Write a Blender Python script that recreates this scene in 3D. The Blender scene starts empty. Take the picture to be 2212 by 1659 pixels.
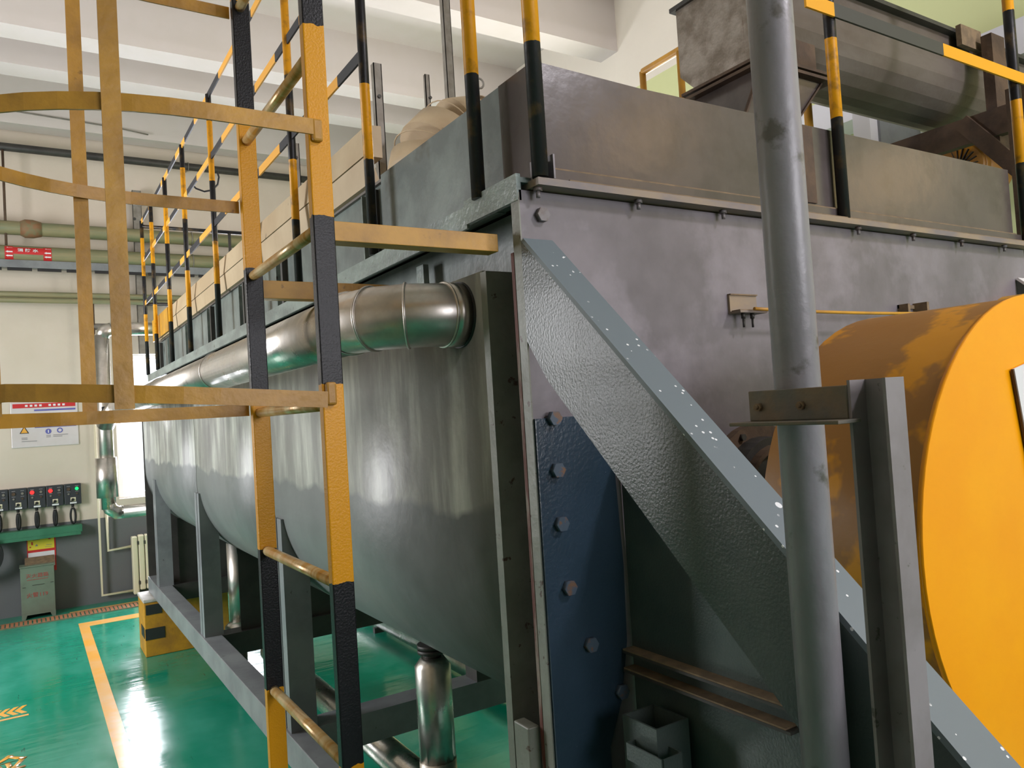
import bpy, bmesh, math, random
from mathutils import Vector, Matrix
random.seed(7)
SC = bpy.context.scene
COL = SC.collection
PI = math.pi

# ------------------------------------------------------------------ camera
cam_d = bpy.data.cameras.new('camera'); cam = bpy.data.objects.new('camera', cam_d); COL.objects.link(cam)
F_PX = 1662.0
cam_d.sensor_fit = 'HORIZONTAL'; cam_d.sensor_width = 36.0; cam_d.lens = F_PX / 2212.0 * 36.0
cam_d.clip_start = 0.02; cam_d.clip_end = 200
_f = Vector((-1049.0, -120.5, 1662.0)).normalized()                 # long axis of the machine in camera axes (right, up, forward)
_c = -(_f[0] * -0.062 + _f[1]) / _f[2]
_u = Vector((-0.062, 1.0, _c)).normalized()
_x = _u.cross(_f)
if _x[0] < 0: _x = -_x
_x.normalize()
R = Matrix(((_x[0], _x[1], -_x[2]), (_f[0], _f[1], -_f[2]), (_u[0], _u[1], -_u[2])))
cam.matrix_world = Matrix.Translation((0, 0, 1.72)) @ R.to_4x4()
SC.camera = cam

# ------------------------------------------------------------------ world, lights, exposure
SC.view_settings.view_transform = 'Standard'; SC.view_settings.look = 'None'
SC.view_settings.gamma = 1.0; SC.view_settings.use_curve_mapping = False
SC.view_settings.exposure = 0.0
W = bpy.data.worlds.new('world'); SC.world = W; W.use_nodes = True
bg = W.node_tree.nodes['Background']; bg.inputs[0].default_value = (0.86, 0.93, 1.0, 1); bg.inputs[1].default_value = 2.5

def area(name, loc, direction, sx, sy, power, col=(1, 1, 1)):
    l = bpy.data.lights.new(name, 'AREA'); l.shape = 'RECTANGLE'; l.size = sx; l.size_y = sy; l.energy = power; l.color = col
    o = bpy.data.objects.new(name, l); COL.objects.link(o); o.location = loc
    o.rotation_euler = Vector(direction).to_track_quat('-Z', 'Y').to_euler(); return o
area('daylight_back_window', (2.1, -3.35, 2.45), (0, 1, -0.02), 2.4, 1.5, 92, (1.0, 0.96, 1.02))
area('ceiling_lamp_light', (2.9, -1.5, 4.4), (-.25, .75, -1), 0.4, 0.4, 72, (1.0, 0.94, 1.0))
area('daylight_left_window_far', (-3.15, 5.2, 2.2), (1, 0, -0.05), 1.7, 1.9, 215, (1.0, 0.99, 1.02))
area('daylight_far_window', (1.55, 9.42, 1.8), (0, -1, 0), 1.45, 1.5, 290, (0.98, 0.98, 1.08))
area('daylight_right_window', (4.40, 4.6, 3.0), (-1, 0, 0), 1.4, 1.6, 90, (1.0, 0.96, 0.88))
area('warm_wall_lamp_far', (4.42, -2.3, 3.9), (-1, .9, -.4), 0.45, 0.45, 6, (1.0, 0.62, 0.28))
area('warm_wall_lamp_near', (4.42, -.27, 2.96), (-1, .5, -.2), 0.35, 0.35, 1.4, (1.0, 0.62, 0.28))

# ------------------------------------------------------------------ materials
def lin(c):
    return tuple(((v / 255.0) / 12.92 if v / 255.0 <= 0.04045 else ((v / 255.0 + 0.055) / 1.055) ** 2.4) for v in c) + (1.0,)
def N(nt, t, **kw):
    n = nt.nodes.new(t)
    for k, v in kw.items():
        if k == 'ins':
            for a, b in v.items(): n.inputs[a].default_value = b
        else: setattr(n, k, v)
    return n
def L(nt, a, b): nt.links.new(a, b)
def base_mat(name):
    m = bpy.data.materials.new(name); m.use_nodes = True; nt = m.node_tree
    return m, nt, nt.nodes['Principled BSDF']
def bump(nt, p, strength, scale, dist=0.01, vec=None, detail=4):
    tc = N(nt, 'ShaderNodeTexCoord'); n = N(nt, 'ShaderNodeTexNoise', ins={'Scale': scale, 'Detail': detail})
    b = N(nt, 'ShaderNodeBump', ins={'Strength': strength, 'Distance': dist})
    L(nt, vec or tc.outputs['Object'], n.inputs['Vector']); L(nt, n.outputs['Fac'], b.inputs['Height']); L(nt, b.outputs[0], p.inputs['Normal'])
def noise_fac(nt, scale, lo, hi, stretch=(1, 1, 1), detail=5):
    tc = N(nt, 'ShaderNodeTexCoord'); mp = N(nt, 'ShaderNodeMapping', ins={'Scale': stretch})
    n = N(nt, 'ShaderNodeTexNoise', ins={'Scale': scale, 'Detail': detail, 'Roughness': 0.6})
    r = N(nt, 'ShaderNodeMapRange', ins={'From Min': lo, 'From Max': hi})
    L(nt, tc.outputs['Object'], mp.inputs[0]); L(nt, mp.outputs[0], n.inputs['Vector']); L(nt, n.outputs['Fac'], r.inputs['Value'])
    return r.outputs[0]
def mixc(nt, fac, a, b):
    m = N(nt, 'ShaderNodeMix', data_type='RGBA')
    if fac is not None: L(nt, fac, m.inputs[0])
    for i, v in ((6, a), (7, b)):
        if isinstance(v, tuple): m.inputs[i].default_value = v
        else: L(nt, v, m.inputs[i])
    return m.outputs[2]
def mat(name, c1, c2=None, rough=0.5, metal=0.0, ns=4, lo=0.4, hi=0.62, stretch=(1, 1, 1), bs=0.0, bscale=60, bd=0.004, c3=None, n3=25, lo3=0.6, hi3=0.68, st3=(1, 1, 1), coat=0.0, r2=None, spec=None):
    m, nt, p = base_mat(name); c1 = lin(c1)
    p.inputs['Roughness'].default_value = rough; p.inputs['Metallic'].default_value = metal
    if spec is not None: p.inputs['Specular IOR Level'].default_value = spec
    col = c1
    if c2:
        f = noise_fac(nt, ns, lo, hi, stretch); col = mixc(nt, f, c1, lin(c2))
        if r2 is not None:
            mr = N(nt, 'ShaderNodeMapRange', ins={'To Min': rough, 'To Max': r2}); L(nt, f, mr.inputs[0]); L(nt, mr.outputs[0], p.inputs['Roughness'])
    if c3: col = mixc(nt, noise_fac(nt, n3, lo3, hi3, st3), col, lin(c3))
    if isinstance(col, tuple): p.inputs['Base Color'].default_value = col
    else: L(nt, col, p.inputs['Base Color'])
    if coat: p.inputs['Coat Weight'].default_value = coat; p.inputs['Coat Roughness'].default_value = 0.08
    if bs: bump(nt, p, bs, bscale, bd)
    return m
def band_mat(name, axis, edges, cols, rough=0.4, wob=0.006, bs=0.25, dirt=None, bscale=90):
    """constant paint bands along a world axis; edges ascending, len(cols) = len(edges)+1"""
    m, nt, p = base_mat(name); g = N(nt, 'ShaderNodeNewGeometry'); s = N(nt, 'ShaderNodeSeparateXYZ'); L(nt, g.outputs['Position'], s.inputs[0])
    n = N(nt, 'ShaderNodeTexNoise', ins={'Scale': 60.0, 'Detail': 2}); L(nt, g.outputs['Position'], n.inputs['Vector'])
    a = N(nt, 'ShaderNodeMath', operation='MULTIPLY_ADD', ins={1: wob * 2, 2: -wob}); L(nt, n.outputs['Fac'], a.inputs[0])
    b = N(nt, 'ShaderNodeMath', operation='ADD'); L(nt, s.outputs[axis], b.inputs[0]); L(nt, a.outputs[0], b.inputs[1])
    lo, hi = edges[0] - 1, edges[-1] + 1
    r = N(nt, 'ShaderNodeMapRange', ins={'From Min': lo, 'From Max': hi}); L(nt, b.outputs[0], r.inputs['Value'])
    cr = N(nt, 'ShaderNodeValToRGB'); L(nt, r.outputs[0], cr.inputs[0]); e = cr.color_ramp; e.interpolation = 'CONSTANT'
    e.elements[0].position = 0; e.elements[0].color = lin(cols[0]); e.elements[1].position = (edges[0] - lo) / (hi - lo); e.elements[1].color = lin(cols[1])
    for k in range(1, len(edges)):
        x = e.elements.new((edges[k] - lo) / (hi - lo)); x.color = lin(cols[k + 1])
    out = cr.outputs[0]
    if dirt: out = mixc(nt, noise_fac(nt, 14, 0.52, 0.72), out, lin(dirt))
    L(nt, out, p.inputs['Base Color']); p.inputs['Roughness'].default_value = rough; p.inputs['Specular IOR Level'].default_value = 0.3
    if bs: bump(nt, p, bs, bscale, 0.003)
    return m
YEL = (220, 152, 14); OCH = (196, 146, 58); BLK = (22, 22, 25)
LZ = [1.145, 1.45, 1.775, 2.06, 2.385, 2.656, 2.95]
M = {}
M['stile'] = band_mat('ladder_paint', 2, LZ, [YEL, BLK, YEL, BLK, YEL, BLK, YEL, BLK], 0.35, 0.006, 0.25, None, 260)
M['yel'] = mat('yellow_ochre_paint', (196, 146, 56), (166, 122, 50), 0.45, ns=9, bs=0.3, c3=(120, 84, 40), n3=30, lo3=0.66, hi3=0.75)
M['rungp'] = mat('worn_rung_paint', (190, 140, 60), (214, 190, 140), 0.28, ns=7, stretch=(1, 4, 1), bs=0.2, metal=0.25)
PZ = [2.41, 2.61, 2.91, 3.2]
M['post'] = band_mat('rail_post_paint', 2, PZ, [(40, 40, 40), YEL, BLK, YEL, BLK], 0.4, 0.004, 0.2, (92, 72, 40))
GRY = (52, 52, 56)
ye = [1.2 + 0.30 * k for k in range(19)]
M['rail'] = band_mat('rail_tape_bands', 1, ye, [(GRY if k % 2 else (232, 168, 70)) for k in range(20)], 0.6, 0.001, 0.0)
M['frail'] = band_mat('front_rail_bands', 0, [1.27, 1.773, 2.277, 2.80], [YEL, BLK, YEL, (60, 62, 62), (226, 160, 30)][:5], 0.5, 0.001, 0.0)
M['frail'] = band_mat('front_rail_bands', 0, [1.27, 1.773, 2.277, 2.80], [BLK, (226, 160, 30), (66, 66, 62), (226, 160, 30), BLK], 0.5, 0.001, 0.0)
M['ochpipe'] = mat('ochre_pipe_paint', (205, 150, 40), (176, 128, 48), 0.5, ns=6)
M['machine'] = mat('machine_grey_paint', (112, 112, 112), (132, 131, 130), 0.34, ns=3.2, bs=0.22, bscale=22, bd=0.006, c3=(88, 86, 86), n3=9, lo3=0.55, hi3=0.75)
M['front'] = mat('end_wall_grey_paint', (124, 118, 124), (104, 99, 104), 0.36, ns=3.5, bs=0.16, bscale=30, bd=0.004, c3=(140, 134, 142), n3=5, lo3=0.5, hi3=0.7)
M['hood'] = mat('hood_grey_paint', (84, 77, 76), (92, 83, 79), 0.24, ns=2.6, bs=0.14, bscale=22, bd=0.005, c3=(66, 60, 57), n3=5, lo3=0.48, hi3=0.75)
M['hoodside'] = mat('hood_side_grey_green_paint', (98, 106, 104), (122, 132, 128), 0.32, ns=7, bs=0.25, bscale=30, c3=(70, 68, 58), n3=4, lo3=0.58, hi3=0.68)
M['tan'] = mat('dusty_tan_sheet', (176, 154, 122), (190, 170, 138), 0.55, ns=3, c3=(120, 104, 84), n3=20, lo3=0.68, hi3=0.74)
M['chan'] = mat('channel_grey_green_paint', (112, 122, 120), (140, 154, 148), 0.3, ns=14, bs=0.45, bscale=60, stretch=(1, 0.3, 1), c3=(60, 60, 56), n3=22, lo3=0.66, hi3=0.7)
M['frame'] = mat('skid_grey_paint', (128, 132, 134), (112, 114, 118), 0.4, ns=5, bs=0.12, c3=(80, 78, 78), n3=24, lo3=0.68, hi3=0.73)
M['brace'] = mat('brace_dark_green_grey_paint', (62, 74, 72), (76, 86, 82), 0.28, ns=6, bs=0.32, bscale=210, bd=0.002)
# brace top flange: blue grey with white paint splashes
m, nt, p = base_mat('brace_flange_splashed_paint'); tc = N(nt, 'ShaderNodeTexCoord')
v = N(nt, 'ShaderNodeTexVoronoi', ins={'Scale': 60.0}); L(nt, tc.outputs['Object'], v.inputs['Vector'])
lt = N(nt, 'ShaderNodeMath', operation='LESS_THAN', ins={1: 0.14}); L(nt, v.outputs['Distance'], lt.inputs[0])
nf = noise_fac(nt, 6, 0.46, 0.5); mu = N(nt, 'ShaderNodeMath', operation='MULTIPLY'); L(nt, lt.outputs[0], mu.inputs[0]); L(nt, nf, mu.inputs[1])
v2 = N(nt, 'ShaderNodeTexVoronoi', ins={'Scale': 17.0}); L(nt, tc.outputs['Object'], v2.inputs['Vector'])
l2 = N(nt, 'ShaderNodeMath', operation='LESS_THAN', ins={1: 0.10}); L(nt, v2.outputs['Distance'], l2.inputs[0])
mx = N(nt, 'ShaderNodeMath', operation='MAXIMUM'); L(nt, mu.outputs[0], mx.inputs[0]); L(nt, l2.outputs[0], mx.inputs[1])
L(nt, mixc(nt, mx.outputs[0], lin((108, 120, 126)), lin((235, 238, 240))), p.inputs['Base Color']); p.inputs['Roughness'].default_value = 0.5
M['flange'] = m
M['blue'] = mat('blue_panel_paint', (40, 58, 72), (48, 66, 82), 0.28, ns=4, bs=0.35, bscale=120, bd=0.003, c3=(150, 165, 180), n3=160, lo3=0.72, hi3=0.76)
M['rust'] = mat('rusty_edge', (96, 50, 40), (128, 116, 104), 0.7, ns=16, lo=0.48, hi=0.56, stretch=(1, 1, 0.25), bs=0.5)
M['edge'] = mat('column_edge_paint', (120, 122, 112), (132, 134, 124), 0.45, ns=12, c3=(80, 60, 50), n3=40, lo3=0.64, hi3=0.68, bs=0.3)
M['dust'] = mat('brown_dust_on_steel', (134, 114, 88), (112, 96, 76), 0.9, ns=30)
M['ledge'] = mat('dusty_ledge_paint', (120, 112, 112), (150, 132, 108), 0.6, ns=12, stretch=(0.4, 1, 1), c3=(64, 36, 28), n3=9, lo3=0.66, hi3=0.7)
M['dark'] = mat('dark_grey_steel', (62, 60, 56), (50, 48, 46), 0.5, ns=8, bs=0.2)
M['black'] = mat('black_rubber', (22, 22, 24), None, 0.5)
M['bolt'] = mat('painted_bolt', (116, 112, 114), (96, 84, 78), 0.4, ns=40)
M['bluebolt'] = mat('blue_painted_bolt', (70, 84, 98), (110, 84, 66), 0.35, ns=40, lo=0.55, hi=0.62)
M['brown'] = mat('brown_dusty_steel', (92, 72, 54), (70, 54, 42), 0.75, ns=10, bs=0.4)
def silver(name, col, rough, bs, bsc):
    m, nt, p = base_mat(name); p.inputs['Metallic'].default_value = 1.0
    f = noise_fac(nt, 8, 0.35, 0.65); L(nt, mixc(nt, f, lin(col), lin(tuple(int(c * 0.82) for c in col))), p.inputs['Base Color'])
    mr = N(nt, 'ShaderNodeMapRange', ins={'To Min': rough, 'To Max': rough + 0.14}); L(nt, f, mr.inputs[0]); L(nt, mr.outputs[0], p.inputs['Roughness'])
    bump(nt, p, bs, bsc, 0.01); return m
M['silver'] = silver('bright_metal_cladding', (226, 220, 212), 0.27, 0.10, 9)
M['silver2'] = silver('crumpled_metal_cladding', (228, 222, 214), 0.24, 0.3, 6)
M['galv'] = mat('galvanised_mottled_steel', (150, 142, 132), (118, 108, 96), 0.42, metal=0.55, ns=14, bs=0.5, bscale=14, bd=0.01, c3=(84, 64, 44), n3=4, lo3=0.62, hi3=0.72, st3=(1, 3, 0.4))
M['conv'] = mat('dusty_conveyor_steel', (112, 104, 98), (92, 82, 74), 0.5, metal=0.2, ns=5, stretch=(0.4, 1, 1), bs=0.2)
M['postpaint'] = mat('pale_grey_post_paint', (138, 132, 136), (124, 118, 120), 0.45, ns=12, c3=(90, 86, 84), n3=40, lo3=0.66, hi3=0.7)
M['bracket'] = mat('dusty_bracket_paint', (100, 98, 90), (120, 104, 82), 0.6, ns=18, bs=0.4)
M['pipegrey'] = mat('grey_painted_pipe', (148, 144, 150), (128, 124, 128), 0.36, ns=9, stretch=(1, 1, 0.3), bs=0.3, bscale=40, c3=(96, 92, 88), n3=18, lo3=0.62, hi3=0.7)
M['drum'] = mat('bright_yellow_enamel', (252, 168, 0), (248, 160, 0), 0.3, ns=5, c3=(214, 140, 20), n3=70, lo3=0.76, hi3=0.8)
M['drumside'] = mat('dusty_yellow_enamel', (168, 116, 50), (224, 152, 18), 0.45, ns=4, lo=0.5, hi=0.54, bs=0.2, bscale=30)
M['white'] = mat('white_sheet', (225, 225, 228), None, 0.4)
M['red'] = mat('red_sheet', (196, 40, 42), None, 0.5)
M['redtext'] = mat('faded_red_print', (170, 78, 70), None, 0.6)
M['bluep'] = mat('blue_print', (96, 98, 170), None, 0.5)
M['greyp'] = mat('grey_print', (130, 128, 130), None, 0.6)
M['concrete'] = mat('rough_concrete', (190, 188, 182), (168, 164, 156), 0.8, ns=14, bs=0.4)
M['blocky'] = mat('block_yellow_paint', (196, 142, 34), (168, 120, 40), 0.6, ns=9, bs=0.3, c3=(110, 84, 50), n3=6, lo3=0.64, hi3=0.68)
M['blockk'] = mat('block_black_paint', (40, 44, 42), None, 0.6)
M['ceil'] = mat('ceiling_white_plaster', (208, 200, 196), (204, 196, 190), 0.8, ns=2)
M['wall'] = None
M['greenpaint'] = mat('green_shelf_paint', (40, 104, 76), (58, 120, 92), 0.5, ns=6)
M['cab'] = mat('grey_green_cabinet', (112, 128, 112), (104, 112, 98), 0.5, ns=3)
M['cream'] = mat('cream_radiator_paint', (222, 214, 186), None, 0.4)
M['plast'] = mat('dark_grey_plastic', (50, 52, 58), None, 0.45)
M['wallpipe'] = mat('olive_tan_pipe_paint', (140, 132, 98), (116, 122, 92), 0.5, ns=6, stretch=(0.4, 1, 3), bs=0.1)
M['jointrust'] = mat('rusty_joint', (140, 100, 70), (120, 116, 86), 0.7, ns=16)
M['steel'] = mat('grey_strut_steel', (138, 134, 126), (120, 114, 104), 0.5, metal=0.3, ns=12)
M['grate'] = mat('brown_trench_grate', (176, 116, 78), (160, 104, 70), 0.6, ns=10)
M['limewhite'] = mat('white_steel_beam', (214, 214, 220), None, 0.5)

# wall: cream above, grey dado below
def wall_mat(name, zed, top, top2, low):
    m, nt, p = base_mat(name); g = N(nt, 'ShaderNodeNewGeometry'); s = N(nt, 'ShaderNodeSeparateXYZ'); L(nt, g.outputs['Position'], s.inputs[0])
    gt = N(nt, 'ShaderNodeMath', operation='GREATER_THAN', ins={1: zed}); L(nt, s.outputs[2], gt.inputs[0])
    f = noise_fac(nt, 1.2, 0.4, 0.6); up = mixc(nt, f, lin(top), lin(top2))
    L(nt, mixc(nt, gt.outputs[0], lin(low), up), p.inputs['Base Color']); p.inputs['Roughness'].default_value = 0.6
    bump(nt, p, 0.08, 40, 0.01); return m
M['wall'] = wall_mat('cream_wall_grey_dado', 0.865, (212, 200, 186), (206, 194, 178), (100, 102, 104))
M['wallr'] = wall_mat('white_wall_pale_green_below', 4.42, (226, 220, 206), (222, 216, 202), (206, 212, 158))
# floor: glossy green epoxy
m, nt, p = base_mat('green_epoxy_floor')
f = noise_fac(nt, 1.1, 0.42, 0.62, (1, 0.6, 1)); c = mixc(nt, f, lin((10, 132, 102)), lin((58, 154, 130)))
f2 = noise_fac(nt, 9, 0.67, 0.76, (3, 0.5, 1)); c = mixc(nt, f2, c, lin((26, 84, 66))); L(nt, c, p.inputs['Base Color'])
mr = N(nt, 'ShaderNodeMapRange', ins={'To Min': 0.10, 'To Max': 0.24}); L(nt, f, mr.inputs[0]); L(nt, mr.outputs[0], p.inputs['Roughness'])
tc = N(nt, 'ShaderNodeTexCoord'); mp_ = N(nt, 'ShaderNodeMapping', ins={'Scale': (1.2, 5.0, 1.0)}); L(nt, tc.outputs['Object'], mp_.inputs[0])
bump(nt, p, 0.22, 2.6, 0.012, vec=mp_.outputs[0], detail=4); M['floor'] = m
M['fline'] = mat('yellow_floor_line_paint', (232, 168, 62), (224, 176, 110), 0.22, ns=2.5)
# trough shell: streaked upper paint, smoother lower coat
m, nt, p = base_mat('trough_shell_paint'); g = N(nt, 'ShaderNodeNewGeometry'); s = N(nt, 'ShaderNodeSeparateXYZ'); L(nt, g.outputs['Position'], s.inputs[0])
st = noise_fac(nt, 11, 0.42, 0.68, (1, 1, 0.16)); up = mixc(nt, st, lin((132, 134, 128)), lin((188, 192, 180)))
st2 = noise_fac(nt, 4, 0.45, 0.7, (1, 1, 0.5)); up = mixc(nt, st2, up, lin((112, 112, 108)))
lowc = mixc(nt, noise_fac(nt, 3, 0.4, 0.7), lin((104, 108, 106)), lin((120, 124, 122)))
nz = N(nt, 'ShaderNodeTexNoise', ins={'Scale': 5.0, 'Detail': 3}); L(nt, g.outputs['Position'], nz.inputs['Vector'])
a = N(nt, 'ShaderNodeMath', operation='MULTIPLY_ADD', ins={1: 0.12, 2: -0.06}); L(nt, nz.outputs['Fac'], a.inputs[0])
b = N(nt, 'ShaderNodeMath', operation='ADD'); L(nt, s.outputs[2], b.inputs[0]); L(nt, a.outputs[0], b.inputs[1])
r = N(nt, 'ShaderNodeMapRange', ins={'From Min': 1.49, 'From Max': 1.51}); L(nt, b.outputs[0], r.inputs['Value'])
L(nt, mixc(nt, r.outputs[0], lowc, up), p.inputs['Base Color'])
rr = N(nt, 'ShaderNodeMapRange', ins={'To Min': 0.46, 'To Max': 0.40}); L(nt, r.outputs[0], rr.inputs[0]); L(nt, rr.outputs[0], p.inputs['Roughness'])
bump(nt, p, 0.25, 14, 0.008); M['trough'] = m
def emis(name, col, s):
    m, nt, p = base_mat(name); p.inputs['Base Color'].default_value = lin(col); p.inputs['Emission Color'].default_value = lin(col); p.inputs['Emission Strength'].default_value = s; return m
M['ledr'] = emis('lit_red_lamp', (255, 40, 40), 1.6); M['ledg'] = emis('lit_green_lamp', (20, 230, 110), 1.4)
# window glass
m, nt, p = base_mat('window_glass'); nt.nodes.remove(p)
t = N(nt, 'ShaderNodeBsdfTransparent'); gl = N(nt, 'ShaderNodeBsdfGlossy', ins={'Roughness': 0.05}); mxs = N(nt, 'ShaderNodeMixShader', ins={0: 0.08})
L(nt, t.outputs[0], mxs.inputs[1]); L(nt, gl.outputs[0], mxs.inputs[2]); L(nt, mxs.outputs[0], nt.nodes['Material Output'].inputs[0]); M['glass'] = m
# clear acrylic notice board
M['acryl'] = mat('pale_acrylic_board', (206, 198, 198), (214, 208, 212), 0.15, ns=2)

# ------------------------------------------------------------------ geometry helpers
class G:
    def __init__(s): s.b = bmesh.new()
    def box(s, x0, x1, y0, y1, z0, z1, bev=0.0):
        r = bmesh.ops.create_cube(s.b, size=1.0); vs = r['verts']
        for v in vs: v.co = Vector(((x0 + x1) / 2 + v.co.x * (x1 - x0), (y0 + y1) / 2 + v.co.y * (y1 - y0), (z0 + z1) / 2 + v.co.z * (z1 - z0)))
        if bev:
            es = list({e for v in vs for e in v.link_edges}); bmesh.ops.bevel(s.b, geom=es, offset=bev, segments=2, affect='EDGES', profile=0.5)
        return s
    def bar(s, p0, p1, w, h, up=(0, 0, 1), bev=0.0):
        """rectangular bar between two points: w across, h along 'up'"""
        p0, p1 = Vector(p0), Vector(p1); d = (p1 - p0); l = d.length; d.normalize(); u = Vector(up); x = d.cross(u).normalized(); u = x.cross(d).normalized()
        r = bmesh.ops.create_cube(s.b, size=1.0); vs = r['verts']; c = (p0 + p1) / 2
        for v in vs: v.co = c + d * (v.co.x * l) + x * (v.co.y * w) + u * (v.co.z * h)
        if bev:
            es = list({e for v in vs for e in v.link_edges}); bmesh.ops.bevel(s.b, geom=es, offset=bev, segments=2, affect='EDGES', profile=0.5)
        return s
    def tube(s, pts, r, seg=20, caps=True, radii=None):
        pts = [Vector(p) for p in pts]; n = len(pts); rings = []
        t0 = (pts[1] - pts[0]).normalized(); a = Vector((0, 0, 1)) if abs(t0.z) < 0.9 else Vector((1, 0, 0)); u = t0.cross(a).normalized()
        for i, p in enumerate(pts):
            if i == 0: t = (pts[1] - pts[0]).normalized(); k = 1
            elif i == n - 1: t = (pts[-1] - pts[-2]).normalized(); k = 1
            else:
                ta, tb = (pts[i] - pts[i - 1]).normalized(), (pts[i + 1] - pts[i]).normalized(); t = (ta + tb)
                t = t.normalized() if t.length > 1e-6 else ta; k = 1 / max(0.5, math.cos(ta.angle(tb) / 2)) if ta.length and tb.length else 1
            u = (u - t * u.dot(t)).normalized(); w = t.cross(u); rr = radii[i] if radii else r
            rings.append([s.b.verts.new(p + (u * math.cos(2 * PI * j / seg) + w * math.sin(2 * PI * j / seg)) * rr) for j in range(seg)])
        for i in range(n - 1):
            for j in range(seg):
                f = s.b.faces.new((rings[i][j], rings[i][(j + 1) % seg], rings[i + 1][(j + 1) % seg], rings[i + 1][j])); f.smooth = True
        if caps: s.b.faces.new(rings[0][::-1]); s.b.faces.new(rings[-1])
        return s
    def prism(s, pts, axis, a, b, smooth=False):
        """closed outline extruded along axis from a to b. axis 'y': pts (x,z); 'x': pts (y,z); 'z': pts (x,y)"""
        def P(q, v): return {'y': (q[0], v, q[1]), 'x': (v, q[0], q[1]), 'z': (q[0], q[1], v)}[axis]
        A = [s.b.verts.new(P(q, a)) for q in pts]; B = [s.b.verts.new(P(q, b)) for q in pts]; n = len(pts)
        s.b.faces.new(A); s.b.faces.new(B[::-1])
        for i in range(n): s.b.faces.new((A[i], B[i], B[(i + 1) % n], A[(i + 1) % n])).smooth = smooth
        return s
    def cyl(s, c, axis, r, h, seg=24, r2=None):
        c = Vector(c); d = Vector(axis).normalized(); return s.tube([c, c + d * h], r, seg, True, [r, r if r2 is None else r2])
    def sphere(s, c, r, seg=16):
        m = bmesh.ops.create_uvsphere(s.b, u_segments=seg, v_segments=seg // 2, radius=r)
        for v in m['verts']: v.co += Vector(c)
        for f in s.b.faces: f.smooth = f.smooth
        return s
    def torus(s, c, axis, R_, r, seg=28, m=8, arc=2 * PI, a0=0):
        c = Vector(c); d = Vector(axis).normalized(); a = Vector((0, 0, 1)) if abs(d.z) < 0.9 else Vector((1, 0, 0)); u = d.cross(a).normalized(); w = d.cross(u)
        cl = abs(arc - 2 * PI) < 1e-6; k = seg if cl else seg + 1
        rings = []
        for i in range(k):
            t = a0 + arc * i / seg; q = u * math.cos(t) + w * math.sin(t)
            rings.append([s.b.verts.new(c + q * (R_ + r * math.cos(2 * PI * j / m)) + d * (r * math.sin(2 * PI * j / m))) for j in range(m)])
        for i in range(seg):
            for j in range(m):
                f = s.b.faces.new((rings[i][j], rings[i][(j + 1) % m], rings[(i + 1) % k][(j + 1) % m], rings[(i + 1) % k][j])); f.smooth = True
        return s
    def ring(s, c, axis, Ro, Ri, h, seg=32):
        """flat annular disc with thickness"""
        c = Vector(c); d = Vector(axis).normalized(); a = Vector((0, 0, 1)) if abs(d.z) < 0.9 else Vector((1, 0, 0)); u = d.cross(a).normalized(); w = d.cross(u)
        L_ = []
        for (rr, hh) in ((Ro, 0), (Ro, h), (Ri, h), (Ri, 0)):
            L_.append([s.b.verts.new(c + d * hh + (u * math.cos(2 * PI * j / seg) + w * math.sin(2 * PI * j / seg)) * rr) for j in range(seg)])
        for i in range(4):
            for j in range(seg): s.b.faces.new((L_[i][j], L_[i][(j + 1) % seg], L_[(i + 1) % 4][(j + 1) % seg], L_[(i + 1) % 4][j]))
        return s
    def ribbon(s, pts, w, t, up=(0, 0, 1)):
        """flat bar following a path: w tall along up, t thick"""
        pts = [Vector(p) for p in pts]; up = Vector(up); n = len(pts); rg = []
        for i, p in enumerate(pts):
            d = (pts[min(i + 1, n - 1)] - pts[max(i - 1, 0)]).normalized(); x = d.cross(up).normalized(); u = x.cross(d).normalized()
            rg.append([s.b.verts.new(p + x * (a * t / 2) + u * (b_ * w / 2)) for a, b_ in ((-1, -1), (1, -1), (1, 1), (-1, 1))])
        for i in range(n - 1):
            for j in range(4): s.b.faces.new((rg[i][j], rg[i][(j + 1) % 4], rg[i + 1][(j + 1) % 4], rg[i + 1][j]))
        s.b.faces.new(rg[0][::-1]); s.b.faces.new(rg[-1]); return s
ROOT = {}
def obj(name, g, m, parent=None, label=None, stuff=False):
    me = bpy.data.meshes.new(name); bmesh.ops.recalc_face_normals(g.b, faces=g.b.faces); g.b.to_mesh(me); g.b.free()
    o = bpy.data.objects.new(name, me); COL.objects.link(o)
    if m is not None: me.materials.append(M[m] if isinstance(m, str) else m)
    if parent is not None:
        off = ROOT[parent]; me.transform(Matrix.Translation(-off)); o.parent = parent; ROOT[o] = off
    else:
        vs = [v.co for v in me.vertices]; c = Vector(((min(v.x for v in vs) + max(v.x for v in vs)) / 2, (min(v.y for v in vs) + max(v.y for v in vs)) / 2, min(v.z for v in vs)))
        me.transform(Matrix.Translation(-c)); o.location = c; ROOT[o] = c
    if label: o['label'] = label
    if stuff: o['kind'] = 'stuff'
    return o
def tag(o, label, cat, group=None):
    o['label'] = label; o['category'] = cat
    if group: o['group'] = group
    return o
def thing(name, loc, label, cat, group=None):
    o = bpy.data.objects.new(name, None); COL.objects.link(o); o.location = loc; o.empty_display_size = 0.1
    ROOT[o] = Vector(loc); return tag(o, label, cat, group)
def struct(name, g, m, parent=None):
    o = obj(name, g, m, parent)
    if parent is None: o['kind'] = 'structure'
    return o
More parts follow.
